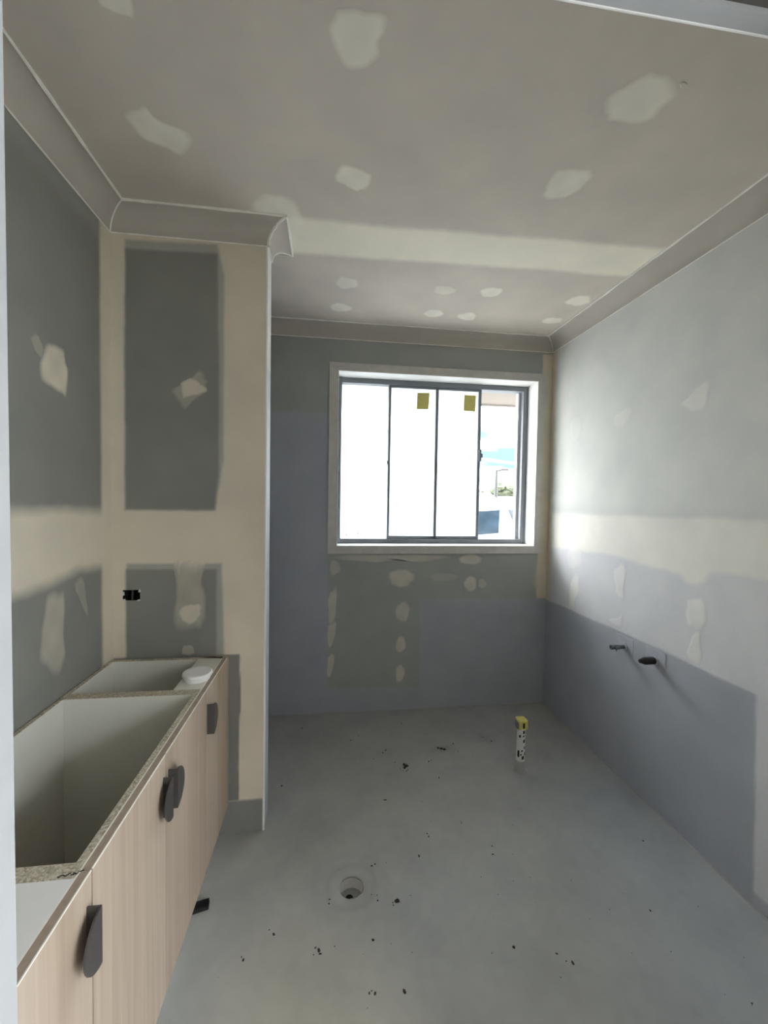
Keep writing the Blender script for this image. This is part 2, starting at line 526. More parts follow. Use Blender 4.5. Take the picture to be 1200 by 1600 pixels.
# ------------------------------------------------------------------ ceiling
ceil_fn = painter(CEILB, [
    ([(-0.9, 1.66), (-0.145, 1.62), (0.192, 1.62), (0.885, 1.595), (1.5, 1.578), (1.5, 1.795), (0.885, 1.807), (0.22, 1.836), (-0.178, 1.851), (-0.9, 1.87)], CEILC * 0.99 + np.array((0.02, 0, -0.02)), 0.95, 0.03, 0.006, 0),
    ([(1.30, 1.9), (1.36, 1.9), (1.36, 2.5), (1.30, 2.5)], CEILB * 1.1, 0.5, 0.05, 0.01, 0),
])
ceiling = surface('ceiling', (0, 0, H), (1, 0, 0), (0, 1, 0), (XL, XR), (Y0, YD), ceil_fn, M['plaster'], 0.012)
tag(ceiling, 'grey pink plasterboard ceiling with a cream taped joint', kind='structure')
CP = [
  ([(-0.5, 0.958), (-0.419, 0.941), (-0.438, 1.003), (-0.456, 1.008), (-0.494, 0.994)], 0.8),
  ([(-0.007, 0.95), (0.013, 0.928), (0.064, 0.923), (0.105, 0.936), (0.101, 0.979), (0.096, 1.018), (0.055, 1.045), (0.009, 1.033), (-0.009, 0.995)], 0.8),
  ([(-0.571, 1.267), (-0.546, 1.241), (-0.506, 1.235), (-0.489, 1.261), (-0.423, 1.292), (-0.419, 1.324), (-0.471, 1.38), (-0.509, 1.36), (-0.558, 1.327)], 0.8),
  ([(-0.002, 1.401), (0.036, 1.348), (0.114, 1.365), (0.114, 1.414), (0.087, 1.45), (0.039, 1.431)], 0.9),
  ([(0.711, 1.055), (0.705, 1.012), (0.74, 0.966), (0.76, 0.954), (0.804, 0.96), (0.864, 0.994), (0.858, 1.043), (0.83, 1.077), (0.758, 1.084), (0.727, 1.077)], 0.8),
  ([(0.869, 0.966), (0.871, 0.972), (0.866, 0.975), (0.858, 0.974), (0.85, 0.969), (0.848, 0.964), (0.853, 0.961), (0.862, 0.962)], 0.5),
  ([(0.699, 1.351), (0.694, 1.272), (0.735, 1.26), (0.797, 1.246), (0.817, 1.285), (0.809, 1.343), (0.765, 1.387), (0.717, 1.376)], 0.8),
  ([(-0.298, 1.595), (-0.261, 1.537), (-0.2, 1.503), (-0.148, 1.523), (-0.116, 1.609), (-0.13, 1.70), (-0.2, 1.68), (-0.26, 1.62)], 0.7),
]
for (cx, cy2, rx, ry, op) in [(0.065, 2.066, 0.062, 0.06, .6), (0.551, 2.055, 0.06, 0.048, .5), (0.787, 2.036, 0.057, 0.054, .85), (1.273, 2.053, 0.068, 0.056, .85),
                              (0.040, 2.331, 0.066, 0.053, .75), (0.565, 2.315, 0.057, 0.053, .85), (0.762, 2.324, 0.055, 0.054, .85), (1.26, 2.300, 0.065, 0.047, .85)]:
    n_ = 9
    CP.append(([(cx + rx * math.cos(2 * math.pi * i / n_) * random.uniform(.82, 1.1), cy2 + ry * math.sin(2 * math.pi * i / n_) * random.uniform(.82, 1.1)) for i in range(n_)], op))
patches(ceiling, (0, 0, H), (1, 0, 0), (0, 1, 0), (0, 0, -1), ceil_fn, CP, CEILC)

# ------------------------------------------------------------------ right wall (u = y, v = z)
RB = np.array((0.66, 0.67, 0.645))
RB2 = np.array((0.63, 0.635, 0.655))
right_fn = painter(RB, [
    (FULL(0.3, 2.7, -0.1, 1.2), RB2, 1, 0.02, 0.0, 0),
    (FULL(0.3, 2.7, 1.28, 1.33), RB * 0.86, 0.5, 0.06, 0.006, 0),
    ([(2.7, 1.275), (1.942, 1.287), (1.432, 1.3), (1.195, 1.306), (0.3, 1.32), (0.3, 1.12), (1.186, 1.11), (1.295, 1.107), (1.395, 1.093), (1.415, 1.06), (1.453, 1.037), (1.501, 1.037), (1.533, 1.062), (1.606, 1.071), (1.755, 1.075), (2.032, 1.085), (2.7, 1.045)], np.array((0.77, 0.76, 0.70)), 1, 0.03, 0.006, 0),
    (FULL(2.535, 2.7, 0.70, 2.34), COMP, 0.95, 0.02, 0.003, 0),
    ([(2.7, 0.70), (2.243, 0.707), (1.889, 0.715), (1.624, 0.721), (1.461, 0.717), (1.35, 0.713), (1.205, 0.717), (1.193, 0.361), (1.186, 0.033), (1.186, -0.1), (2.7, -0.1)], MEMB, 1, 0.010, 0.0025, 1),
    ([(0.3, -0.1), (1.19, -0.1), (1.19, 0.05), (0.3, 0.05)], MEMB, 0.8, 0.012, 0.003, 1),
])
wall_right = surface('wall_right', (XR, 0, 0), (0, 1, 0), (0, 0, 1), (Y0, YD), (0, H), right_fn, M['plaster'], 0.008)
tag(wall_right, 'pale plasterboard wall with grey membrane along its foot', kind='structure')
patches(wall_right, (XR, 0, 0), (0, 1, 0), (0, 0, 1), (-1, 0, 0), right_fn, [
  ([(1.561, 1.765), (1.519, 1.792), (1.48, 1.82), (1.438, 1.824), (1.437, 1.755), (1.472, 1.723), (1.529, 1.738)], 0.9),
  ([(1.972, 1.764), (1.955, 1.8), (1.895, 1.813), (1.847, 1.812), (1.849, 1.773), (1.896, 1.738), (1.947, 1.734)], 0.5),
  ([(2.246, 1.769), (2.261, 1.728), (2.293, 1.708), (2.329, 1.714), (2.356, 1.747), (2.362, 1.794), (2.345, 1.835), (2.312, 1.855), (2.276, 1.846), (2.251, 1.813)], 0.35),
  ([(2.355, 1.049), (2.289, 1.073), (2.213, 1.068), (2.203, 1.003), (2.257, 0.957), (2.33, 0.967)], 0.4),
  ([(2.315, 0.823), (2.274, 0.92), (2.23, 0.924), (2.225, 0.832), (2.254, 0.776), (2.263, 0.73), (2.313, 0.722)], 0.75),
  ([(1.927, 1.005), (1.874, 1.056), (1.846, 1.029), (1.851, 0.949), (1.856, 0.885), (1.902, 0.89), (1.914, 0.936)], 0.55),
  ([(1.494, 0.955), (1.459, 0.979), (1.411, 0.976), (1.405, 0.904), (1.433, 0.862), (1.48, 0.87)], 0.75),
  ([(1.458, 0.836), (1.43, 0.851), (1.419, 0.799), (1.422, 0.738), (1.48, 0.735), (1.471, 0.791)], 0.65),
  ([(1.953, 0.748), (1.887, 0.777), (1.861, 0.798), (1.857, 0.745), (1.903, 0.730)], 0.4),
], np.array((0.79, 0.785, 0.74)))

# ------------------------------------------------------------------ far wall (u = x, v = z) with the window opening
WX0, WX1, WZ0, WZ1 = 0.044, 1.333, 1.058, 2.130
far_fn = painter(BOARD * np.array((1.52, 1.6, 1.66)), [
    ([(-0.9, 2.29), (-0.338, 2.296), (-0.073, 2.325), (0.319, 2.318), (0.727, 2.303), (1.5, 2.298), (1.5, 2.5), (-0.9, 2.5)], BOARD * 1.5, 0.8, 0.03, 0.012, 0),
    (FULL(1.367, 1.5, 0.706, 2.31), COMP, 0.95, 0.012, 0.003, 0),
    ([(1.345, 0.80), (1.38, 0.75), (1.38, 1.01), (1.362, 0.95)], COMP, 0.5, 0.02, 0.004, 0),
    ([(-0.9, 1.866), (-0.358, 1.867), (-0.016, 1.874), (-0.008, 0.996), (-0.002, 0.16), (0.584, 0.143), (0.577, 0.719), (1.5, 0.706), (1.5, -0.1), (-0.9, -0.1)], MEMB, 1, 0.010, 0.002, 1),
])
wall_far = surface('wall_far', (0, YD, 0), (1, 0, 0), (0, 0, 1), (XL, XR), (0, H), far_fn, M['plaster'], 0.008, holes=[(WX0, WX1, WZ0, WZ1)])
tag(wall_far, 'far wall of grey board and blue grey membrane around the window', kind='structure')
FP = [
  ([(-0.004, 0.667), (-0.005, 0.727), (0.015, 0.779), (0.046, 0.783), (0.044, 0.646), (0.029, 0.575), (-0.002, 0.576)], 0.65),
  ([(-0.006, 0.526), (0.005, 0.566), (0.045, 0.573), (0.042, 0.505), (0.015, 0.424), (-0.005, 0.433)], 0.8),
  ([(-0.004, 0.344), (0.011, 0.372), (0.039, 0.363), (0.032, 0.294), (0.009, 0.229), (-0.007, 0.242)], 0.8),
  ([(0.511, 0.626), (0.498, 0.589), (0.472, 0.57), (0.444, 0.574), (0.424, 0.602), (0.421, 0.641), (0.435, 0.678), (0.46, 0.698), (0.488, 0.693), (0.508, 0.666)], 0.65),
  ([(0.49, 0.417), (0.48, 0.387), (0.461, 0.371), (0.44, 0.375), (0.427, 0.397), (0.425, 0.429), (0.435, 0.459), (0.454, 0.476), (0.474, 0.472), (0.488, 0.45)], 0.8),
  ([(0.486, 0.232), (0.477, 0.199), (0.461, 0.18), (0.443, 0.183), (0.43, 0.206), (0.428, 0.241), (0.436, 0.274), (0.452, 0.293), (0.47, 0.29), (0.483, 0.267)], 0.8),
  ([(0.036, 0.998), (0.30, 1.0), (0.714, 0.996), (0.673, 0.957), (0.547, 0.95), (0.456, 0.974), (0.301, 0.951), (0.179, 0.959), (0.06, 0.976)], 0.6),
  ([(0.984, 0.969), (0.97, 0.949), (0.931, 0.937), (0.883, 0.937), (0.844, 0.95), (0.829, 0.969), (0.844, 0.989), (0.882, 1.001), (0.93, 1.001), (0.969, 0.988)], 0.75),
  ([(0.068, 0.919), (0.061, 0.891), (0.041, 0.874), (0.017, 0.874), (0.003, 0.892), (0.0, 0.92), (0.006, 0.948), (0.016, 0.965), (0.04, 0.965), (0.06, 0.948)], 0.6),
  ([(0.537, 0.851), (0.521, 0.817), (0.48, 0.797), (0.429, 0.797), (0.388, 0.819), (0.372, 0.852), (0.387, 0.886), (0.427, 0.906), (0.478, 0.906), (0.52, 0.885)], 0.75),
  ([(0.954, 0.81), (0.946, 0.78), (0.925, 0.762), (0.898, 0.762), (0.876, 0.781), (0.867, 0.81), (0.875, 0.84), (0.896, 0.858), (0.923, 0.858), (0.945, 0.839)], 0.85),
  ([(1.023, 0.809), (1.01, 0.787), (0.985, 0.778), (0.965, 0.79), (0.962, 0.81), (0.965, 0.832), (0.985, 0.843), (1.009, 0.831)], 0.4),
  ([(0.823, 0.853), (0.806, 0.836), (0.759, 0.826), (0.702, 0.826), (0.655, 0.837), (0.637, 0.854), (0.654, 0.871), (0.7, 0.881), (0.758, 0.881), (0.805, 0.87)], 0.25),
]
patches(wall_far, (0, YD, 0), (1, 0, 0), (0, 0, 1), (0, -1, 0), far_fn, FP, np.array((0.66, 0.635, 0.56)))
ol = MB()
for (a, b, c, d) in ((-3.0, WX0 - .02, -0.45, 2.42), (WX1 + .02, 4.0, -0.45, 2.42), (WX0 - .02, WX1 + .02, -0.45, WZ0 - .02), (WX0 - .02, WX1 + .02, WZ1 + .02, 2.42)):
    ol.box(a, b, YD + 0.012, YD + 0.212, c, d)
ol.build('outer_leaf', M['brick'], wall_far)

# ------------------------------------------------------------------ left wall (u = y, v = z)
left_fn = painter(BOARD, [
    (FULL(0.3, 3.0, 2.27, 2.5), BOARD * 1.45, 0.55, 0.05, 0.008, 0),
    ([(0.3, 1.335), (1.187, 1.313), (1.70, 1.297), (1.70, 1.095), (1.612, 1.095), (1.471, 1.102), (1.344, 1.088), (1.24, 1.084), (1.183, 1.087), (0.3, 1.07)], COMP, 0.97, 0.04, 0.006, 0),
    (FULL(1.622, 1.80, -0.1, 2.40), COMP, 0.98, 0.022, 0.002, 0),
    (FULL(1.795, 3.0, -0.1, 1.87), MEMB, 1, 0.01, 0.002, 1),
    (FULL(0.3, 1.795, -0.1, 0.12), MEMB, 1, 0.01, 0.002, 1),
])
wall_left = surface('wall_left', (XL, 0, 0), (0, 1, 0), (0, 0, 1), (Y0, YD), (0, H), left_fn, M['plaster'], 0.008)
tag(wall_left, 'dark grey green board wall with cream tape behind the cabinets', kind='structure')
patches(wall_left, (XL, 0, 0), (0, 1, 0), (0, 0, 1), (1, 0, 0), left_fn, [
  ([(1.272, 1.779), (1.297, 1.803), (1.318, 1.778), (1.317, 1.742), (1.289, 1.754)], 0.3),
  ([(1.308, 1.692), (1.315, 1.745), (1.343, 1.798), (1.377, 1.794), (1.416, 1.796), (1.428, 1.754), (1.434, 1.74), (1.423, 1.674), (1.404, 1.658), (1.354, 1.672)], 0.95),
  ([(1.294, 0.88), (1.298, 0.963), (1.321, 1.031), (1.344, 1.062), (1.388, 1.055), (1.407, 1.029), (1.398, 0.92), (1.406, 0.832), (1.375, 0.805), (1.334, 0.837)], 0.5),
  ([(1.453, 1.066), (1.506, 1.07), (1.52, 1.012), (1.53, 0.932), (1.497, 0.985)], 0.3),
], COMP)

# ------------------------------------------------------------------ nib wall (u = x, v = z)
CO = (-0.782, -0.720, 0.951, 0.991)
nib_fn = painter(COMP, [
    ([(-0.768, 2.305), (-0.440, 2.315), (-0.412, 2.20), (-0.414, 1.50), (-0.445, 1.301), (-0.773, 1.297)], BOARD * 1.45, 0.85, 0.012, 0.002, 0),
    ([(-0.768, 2.272), (-0.438, 2.280), (-0.430, 1.789), (-0.433, 1.443), (-0.447, 1.301), (-0.773, 1.297)], BOARD, 1, 0.014, 0.0025, 0),
    ([(-0.768, 1.092), (-0.42, 1.092), (-0.412, 0.89), (-0.409, 0.66), (-0.772, 0.66)], BOARD * 1.4, 0.9, 0.010, 0.002, 0),
    ([(-0.770, 1.070), (-0.438, 1.070), (-0.438, 0.60), (-0.772, 0.60)], BOARD, 1, 0.010, 0.002, 0),
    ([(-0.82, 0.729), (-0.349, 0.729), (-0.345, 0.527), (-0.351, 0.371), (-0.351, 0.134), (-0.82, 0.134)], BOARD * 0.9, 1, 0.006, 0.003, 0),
    (FULL(-0.9, -0.2, -0.1, 0.132), np.array((0.235, 0.235, 0.228)), 1, 0.006, 0.001, 1),  # foot membrane in a darker grey, shade at the nib foot painted in
])
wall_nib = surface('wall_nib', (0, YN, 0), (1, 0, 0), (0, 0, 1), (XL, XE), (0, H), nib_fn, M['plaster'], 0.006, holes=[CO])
tag(wall_nib, 'short nib wall taped in cream beside the cabinets', kind='structure')
patches(wall_nib, (0, YN, 0), (1, 0, 0), (0, 0, 1), (0, -1, 0), nib_fn, [
  ([(-0.603, 1.751), (-0.568, 1.782), (-0.531, 1.808), (-0.498, 1.844), (-0.486, 1.805), (-0.474, 1.791), (-0.484, 1.752), (-0.521, 1.726), (-0.554, 1.692), (-0.589, 1.72)], 0.4),
  ([(-0.578, 1.113), (-0.485, 1.113), (-0.492, 1.03), (-0.483, 0.942), (-0.485, 0.851), (-0.518, 0.839), (-0.587, 0.84), (-0.594, 0.944), (-0.59, 1.006)], 0.42),
  ([(-0.521, 0.742), (-0.525, 0.735), (-0.537, 0.731), (-0.552, 0.732), (-0.564, 0.734), (-0.568, 0.744), (-0.564, 0.763), (-0.552, 0.772), (-0.537, 0.771), (-0.525, 0.762)], 0.35),
], COMP)
def nib_fn2(u, v):
    c = nib_fn(u, v)
    c[..., :3] = c[..., :3] * 0.6 + COMP * 0.4
    return c
patches(wall_nib, (0, YN - 0.0018, 0), (1, 0, 0), (0, 0, 1), (0, -1, 0), nib_fn2, [
  ([(-0.568, 1.777), (-0.531, 1.803), (-0.488, 1.778), (-0.484, 1.754), (-0.531, 1.74), (-0.563, 1.733)], 0.8),
  ([(-0.573, 0.913), (-0.535, 0.933), (-0.502, 0.927), (-0.497, 0.896), (-0.523, 0.862), (-0.564, 0.863)], 0.8),
], COMP)
end_fn = painter(np.array((0.74, 0.73, 0.70)), [(FULL(1.5, 2.0, -0.1, 1.866), np.array((0.50, 0.53, 0.57)), 1, 0.01, 0.001, 1)])
surface('end_face', (XE, 0, 0), (0, 1, 0), (0, 0, 1), (YN, YN + TH), (0, H), end_fn, M['plaster'], 0.015, parent=wall_nib)
back_fn = painter(BOARD, [(FULL(-0.9, 0, -0.1, 1.866), MEMB, 1, 0.01, 0.002, 1)])
surface('back_face', (0, YN + TH, 0), (1, 0, 0), (0, 0, 1), (XL, XE), (0, H), back_fn, M['plaster'], 0.03, parent=wall_nib)
# cable opening: dark cavity behind the board with a torn paper rim
cb = MB()
x0, x1, z0, z1 = CO
y0, y1 = YN + 0.001, YN + 0.085
cb.add([(x0, y0, z0), (x1, y0, z0), (x1, y0, z1), (x0, y0, z1), (x0 - .01, y1, z0 - .02), (x1 + .01, y1, z0 - .02), (x1 + .01, y1, z1 + .02), (x0 - .01, y1, z1 + .02)],
       [(0, 1, 5, 4), (1, 2, 6, 5), (2, 3, 7, 6), (3, 0, 4, 7), (4, 5, 6, 7)])
co = cb.build('cable_opening', M['void'], wall_nib, fix=False)
co['label'] = 'black rectangular hole cut in the board'
tr_ = MB()
for (a, b, c, d) in ((x0 - .004, x0 + .006, z0 + .018, z0 + .034), (x1 - .007, x1 + .003, z1 - .010, z1 + .003), (x0 - .003, x0 + .010, z0 - .002, z0 + .006), (x1 - .012, x1 + .002, z0 - .003, z0 + .004)):
    tr_.prism([(a, YN - .0015, c), (b, YN - .0015, c + .002), (b - .002, YN - .0015, d), (a + .003, YN - .0015, d - .002)], (0, .004, 0))
tr_.build('torn_paper', M['arch'], co)
cbd = MB().tube((x0 + .016, YN + .04, z0 - .01), (x0 + .016, YN + .05, z1 + .01), .006, n=8)
cbd.build('cable', M['black'], co)

# ------------------------------------------------------------------ near wall with the doorway we look through
JX, HX, HZ = -0.385, 0.72, 2.047
NWT = 0.11
near_fn = painter(COMP * 0.9, [])
wall_near = surface('wall_near', (0, Y0, 0), (1, 0, 0), (0, 0, 1), (XL, XR), (0, H), near_fn, M['plaster'], 0.03, holes=[(JX - 0.02, HX + 0.02, -0.01, HZ + 0.03)])
tag(wall_near, 'doorway wall on the camera side of the room', kind='structure')
ol = MB()
ol.box(-1.6, JX - .02, Y0 - NWT, Y0 - .002, 0, H)
ol.box(HX + .02, 2.4, Y0 - NWT, Y0 - .002, 0, H)
ol.box(JX - .02, HX + .02, Y0 - NWT, Y0 - .002, HZ + .03, H)
ol.build('hall_face', M['house'], wall_near)
door_1 = empty('door_1', (JX, Y0 - NWT / 2, 0))
tag(door_1, 'white door frame of the opening in the foreground', kind='structure')
MB().box(JX - .02, JX, Y0 - NWT - .004, Y0 + .003, 0, HZ + .03, .0015).build('jamb', M['jamb'], door_1)
MB().box(HX, HX + .02, Y0 - NWT - .004, Y0 + .003, 0, HZ + .03, .0015).build('jamb', M['jamb'], door_1)
MB().box(JX, HX, Y0 - 0.022, Y0 + .003, HZ, HZ + .008).build('head_pelmet', M['jamb'], door_1)
MB().box(JX, HX, Y0 + .001, Y0 + .0042, HZ - .0012, HZ + .010, .0005).build('arris_bead', M['trimw'], door_1)
MB().box(JX, HX, Y0 - NWT - .004, Y0 - .083, HZ, HZ + .008, .001).build('head_pelmet', M['jamb'], door_1)
MB().box(JX, HX, Y0 - NWT - .003, Y0 + .002, HZ + .008, HZ + .055).build('track', M['slotshade'], door_1)  # slab above the pelmets, coloured dark as the shaded slot
MB().box(.622, .642, Y0 - .030, Y0 - .012, HZ - .006, HZ + .004, .002).build('roller_guide', M['black'], door_1)

# ------------------------------------------------------------------ floor with the drain opening
DC, DR = (0.089, 1.409), 0.046
floor_regs = [
    ([(-0.30, 0.9), (0.05, 0.85), (0.25, 1.0), (0.1, 1.25), (-0.2, 1.25)], np.array((0.41, 0.395, 0.31)), 0.55, 0.25, 0.03, 0.8),
    ([(-0.20, 1.45), (0.5, 1.5), (0.7, 2.3), (-0.1, 2.35)], np.array((0.355, 0.348, 0.325)), 0.6, 0.35, 0.03, 0.9),
    ([(0.8, 0.5), (1.5, 0.5), (1.5, 2.0), (1.05, 1.8)], np.array((0.35, 0.39, 0.43)), 0.6, 0.35, 0.02, 1),
    ([(0.55, 2.13), (0.66, 2.11), (0.70, 2.17), (0.62, 2.20)], np.array((0.18, 0.165, 0.14)), 0.35, 0.05, 0.012, 0.5),
    ([(0.84, 2.19), (0.92, 2.18), (0.93, 2.25), (0.86, 2.27)], np.array((0.18, 0.17, 0.155)), 0.3, 0.05, 0.012, 0.5),
    ([(-0.26, 1.75), (-0.20, 1.74), (-0.12, 1.95), (-0.22, 1.83)], np.array((0.38, 0.39, 0.39)), 0.7, 0.03, 0.006, 1),
]
floor_fn0 = painter(FLOORC, floor_regs)
def floor_fn(u, v):
    c = floor_fn0(u, v)
    c[..., 3] = np.maximum(c[..., 3], 0.85)
    r = np.hypot(u - DC[0], v - DC[1])
    ring = np.exp(-((r - 0.085 - 0.008 * wob(u, v, 1.5)) / 0.012) ** 2) * 0.10 + np.exp(-((r - 0.13 - 0.012 * wob(u, v, 1.2)) / 0.02) ** 2) * 0.05
    c[..., :3] *= (1 - ring)[..., None]
    s = np.sin(u * 71 + 3 * np.sin(v * 23)) * np.sin(v * 53 + 2 * np.sin(u * 31)) * np.sin(u * 13 - v * 19)
    c[..., :3] *= (1 + 0.035 * np.clip(s, -1, 1))[..., None]
    return c
SQ = 0.12
floor = surface('floor', (0, 0, 0), (1, 0, 0), (0, 1, 0), (XL, XR), (Y0 - NWT, YD), floor_fn, M['floor'], 0.010,
                holes=[(DC[0] - SQ, DC[0] + SQ, DC[1] - SQ, DC[1] + SQ)])
tag(floor, 'pale grey waterproofed floor with scattered dirt', kind='structure')
# membrane dressed into the drain: ring from the square opening to the circle, with a slight dip
n_ = 64
vv, ff = [], []
radn = 8
for k in range(radn + 1):
    t = k / radn
    for i in range(n_):
        a = 2 * math.pi * i / n_
        ca_, sa_ = math.cos(a), math.sin(a)
        sq = SQ / max(abs(ca_), abs(sa_))
        r = sq * (1 - t) + DR * t
        z = 0.0 if k == 0 else -0.004 * t * t + 0.0015 * math.sin(3 * a + 5 * t) * t * (1 - t)
        vv.append((DC[0] + ca_ * r, DC[1] + sa_ * r, z))
for k in range(radn):
    for i in range(n_):
        j = (i + 1) % n_
        ff.append((k * n_ + i, k * n_ + j, (k + 1) * n_ + j, (k + 1) * n_ + i))
va = np.array(vv)
col_mesh('drain_fall', va, ff, floor_fn(va[:, 0], va[:, 1]), M['floor'], floor)
# hall floor, hall shell behind the camera
MB().box(-1.6, 2.4, -2.2, Y0 - NWT, -0.06, 0.0).build('hall_floor', M['memfloor'], floor)
hc = MB().box(-1.6, 2.4, -2.2, Y0 - NWT, H, H + 0.05).build('hall_ceiling', M['house'], ceiling)
wall_hall = MB().box(-1.6, 2.4, -2.26, -2.2, -0.06, H).build('wall_hall', M['house'])
tag(wall_hall, 'plain wall of the hall behind the camera', kind='structure')
MB().box(-1.66, -1.6, -2.26, Y0, -0.06, H).build('end_wall', M['house'], wall_hall)

# ------------------------------------------------------------------ cornices: coved, mitred round the whole room
PATH = [(XL, Y0), (XR, Y0), (XR, YD), (XL, YD), (XL, YN + TH), (XE, YN + TH), (XE, YN), (XL, YN)]
def lnormal(a, b):
    d = Vector((b[0] - a[0], b[1] - a[1])).normalized()
    return Vector((-d.y, d.x))
NP = len(PATH)
def off(i, d):
    n1 = lnormal(PATH[i - 1], PATH[i]); n2 = lnormal(PATH[i], PATH[(i + 1) % NP])
    p = Vector(PATH[i]) + (n1 + n2) * (d / (1 + n1.dot(n2)))
    return p
prof = [(0.0, H - CB - .004), (0.004, H - CB - .004)]
NA = 10
for k in range(NA + 1):
    t = math.pi - (math.pi / 2) * k / NA
    prof.append((CA + (CA - .004) * math.cos(t), H - CB + (CB - .003) * math.sin(t)))
prof += [(CA + .001, H - .003), (CA + .001, H)]
NOTE = {0: 'cornice above the doorway on the camera side', 1: 'long cornice along the pale right wall', 2: 'cornice above the window on the far wall', 3: 'cornice on the left wall behind the nib',
        4: 'cornice on the rear of the nib wall', 5: 'short cornice return on the nib end', 6: 'cornice across the front of the nib wall', 7: 'cornice along the left wall above the cabinets'}
for i in range(NP):
    a = [off(i, d) for d, z in prof]; b = [off((i + 1) % NP, d) for d, z in prof]
    nseg = 1
    mb = MB()
    n = len(prof)
    vs = [(p.x, p.y, z) for p, (d, z) in zip(a, prof)] + [(p.x, p.y, z) for p, (d, z) in zip(b, prof)]
    mb.add(vs, [(k, k + 1, n + k + 1, n + k) for k in range(n - 1)])
    o = mb.build('trim_%d' % (i + 1), M['cornice'], None, smooth=True, fix=False)
    tag(o, 'grey coved ' + NOTE[i], kind='structure')
    # set joints: thin irregular beads of compound along both edges and at the mitres
    for (d, z, r, ln) in ((0.003, H - CB - .004, 0.0024, 'wall_bead'), (CA, H - .002, 0.0044, 'ceiling_bead')):
        p0, p1 = off(i, d), off((i + 1) % NP, d)
        bmb = MB(); L_ = (p1 - p0).length; ns = max(2, int(L_ / 0.04))
        ring = []
        for s in range(ns + 1):
            q = p0.lerp(p1, s / ns)
            dirv = (p1 - p0).normalized(); nv = Vector((-dirv.y, dirv.x))
            rr = r * random.uniform(.7, 1.3)
            for (cu, cv) in ((-1, 0), (-.3, -1), (.9, -.5), (.9, .5), (-.3, 1)):
                ring.append((q.x + nv.x * cu * rr, q.y + nv.y * cu * rr, z + cv * rr))
        fs = []
        for s in range(ns):
            for k in range(5):
                fs.append((s * 5 + k, s * 5 + (k + 1) % 5, (s + 1) * 5 + (k + 1) % 5, (s + 1) * 5 + k))
        bmb.add(ring, fs)
        bmb.build(ln, M['bead'], o)
    mb = MB()
    for k in range(1, n - 2):
        pa = Vector((a[k].x, a[k].y, prof[k][1])); pb = Vector((a[k + 1].x, a[k + 1].y, prof[k + 1][1]))
        mb.tube(pa, pb, 0.006 if i == 6 else 0.003, n=6, caps=False)
    mb.build('mitre_bead', M['bead'], o)
# white raw edge of the cornice on the nib corner
for nm, (xa, xb, ya, yb) in (('trim_9', ((XL, XR, YD - .006, YD))), ('trim_10', (XR - .006, XR, Y0, YD))):
    o = MB().box(xa, xb, ya, yb, 0, .005, .002).build(nm, M['memfloor'])
    tag(o, 'thin sealant fillet at the foot of the ' + ('far wall' if nm == 'trim_9' else 'right wall'), kind='structure')
# corner bead down the nib edge
o = MB().box(XE - .006, XE + .0025, YN - .0025, YN + .006, 0.0, H - CB, .002).build('corner_bead', M['trimw'], wall_nib)

# ------------------------------------------------------------------ window
win = empty('window_1', ((WX0 + WX1) / 2, YD, WZ0))
tag(win, 'grey aluminium sliding window with frosted panes, open at the right', kind='structure')
FY0, FY1 = 2.712, 2.795
aw, ap = 0.052, 0.010     # set trim round the opening
TO = (-0.013, 1.381, 1.008, 2.181)
def trim_poly(pts, nm='architrave'):
    return MB().prism([(x, YD + .001, z) for x, z in pts], (0, -ap - .001, 0)).build(nm, M['arch'], win)
ix0, ix1, iz0, iz1 = WX0 - .004, WX1 + .004, WZ0 - .004, WZ1 + .004
trim_poly([(TO[0], TO[3]), (TO[1] + .006, TO[3]), (ix1, iz1), (ix0, iz1)])
trim_poly([(TO[0], TO[2]), (TO[1], TO[2]), (ix1, iz0), (ix0, iz0)])
trim_poly([(TO[0], TO[2]), (ix0, iz0), (ix0, iz1), (TO[0], TO[3])])
trim_poly([(TO[1], TO[2]), (ix1, iz0), (ix1, iz1), (TO[1], TO[3])])
# rough mitres at the trim corners
for (cx, cz, sx, sz) in ((TO[0] + .026, TO[2] + .026, 1, 1), (TO[1] - .024, TO[2] + .026, -1, 1), (TO[0] + .026, TO[3] - .024, 1, -1), (TO[1] - .020, TO[3] - .026, -1, -1)):
    mb = MB()
    mb.prism([(cx - .022 * sx, YD - ap - .0005, cz - .019 * sz), (cx - .017 * sx, YD - ap - .0005, cz - .024 * sz), (cx + .022 * sx, YD - ap - .0005, cz + .017 * sz), (cx + .018 * sx, YD - ap - .0005, cz + .022 * sz)], (0, -.003, 0))
    for q in range(4):
        ux, uz = cx + random.uniform(-.018, .018), cz + random.uniform(-.016, .016)
        s_ = random.uniform(.003, .006)
        mb.prism([(ux - s_, YD - ap - .0005, uz), (ux, YD - ap - .0005, uz - s_), (ux + s_ * 1.4, YD - ap - .0005, uz), (ux, YD - ap - .0005, uz + s_)], (0, -.0025, 0))
    mb.build('rough_mitre', M['arch'], win)
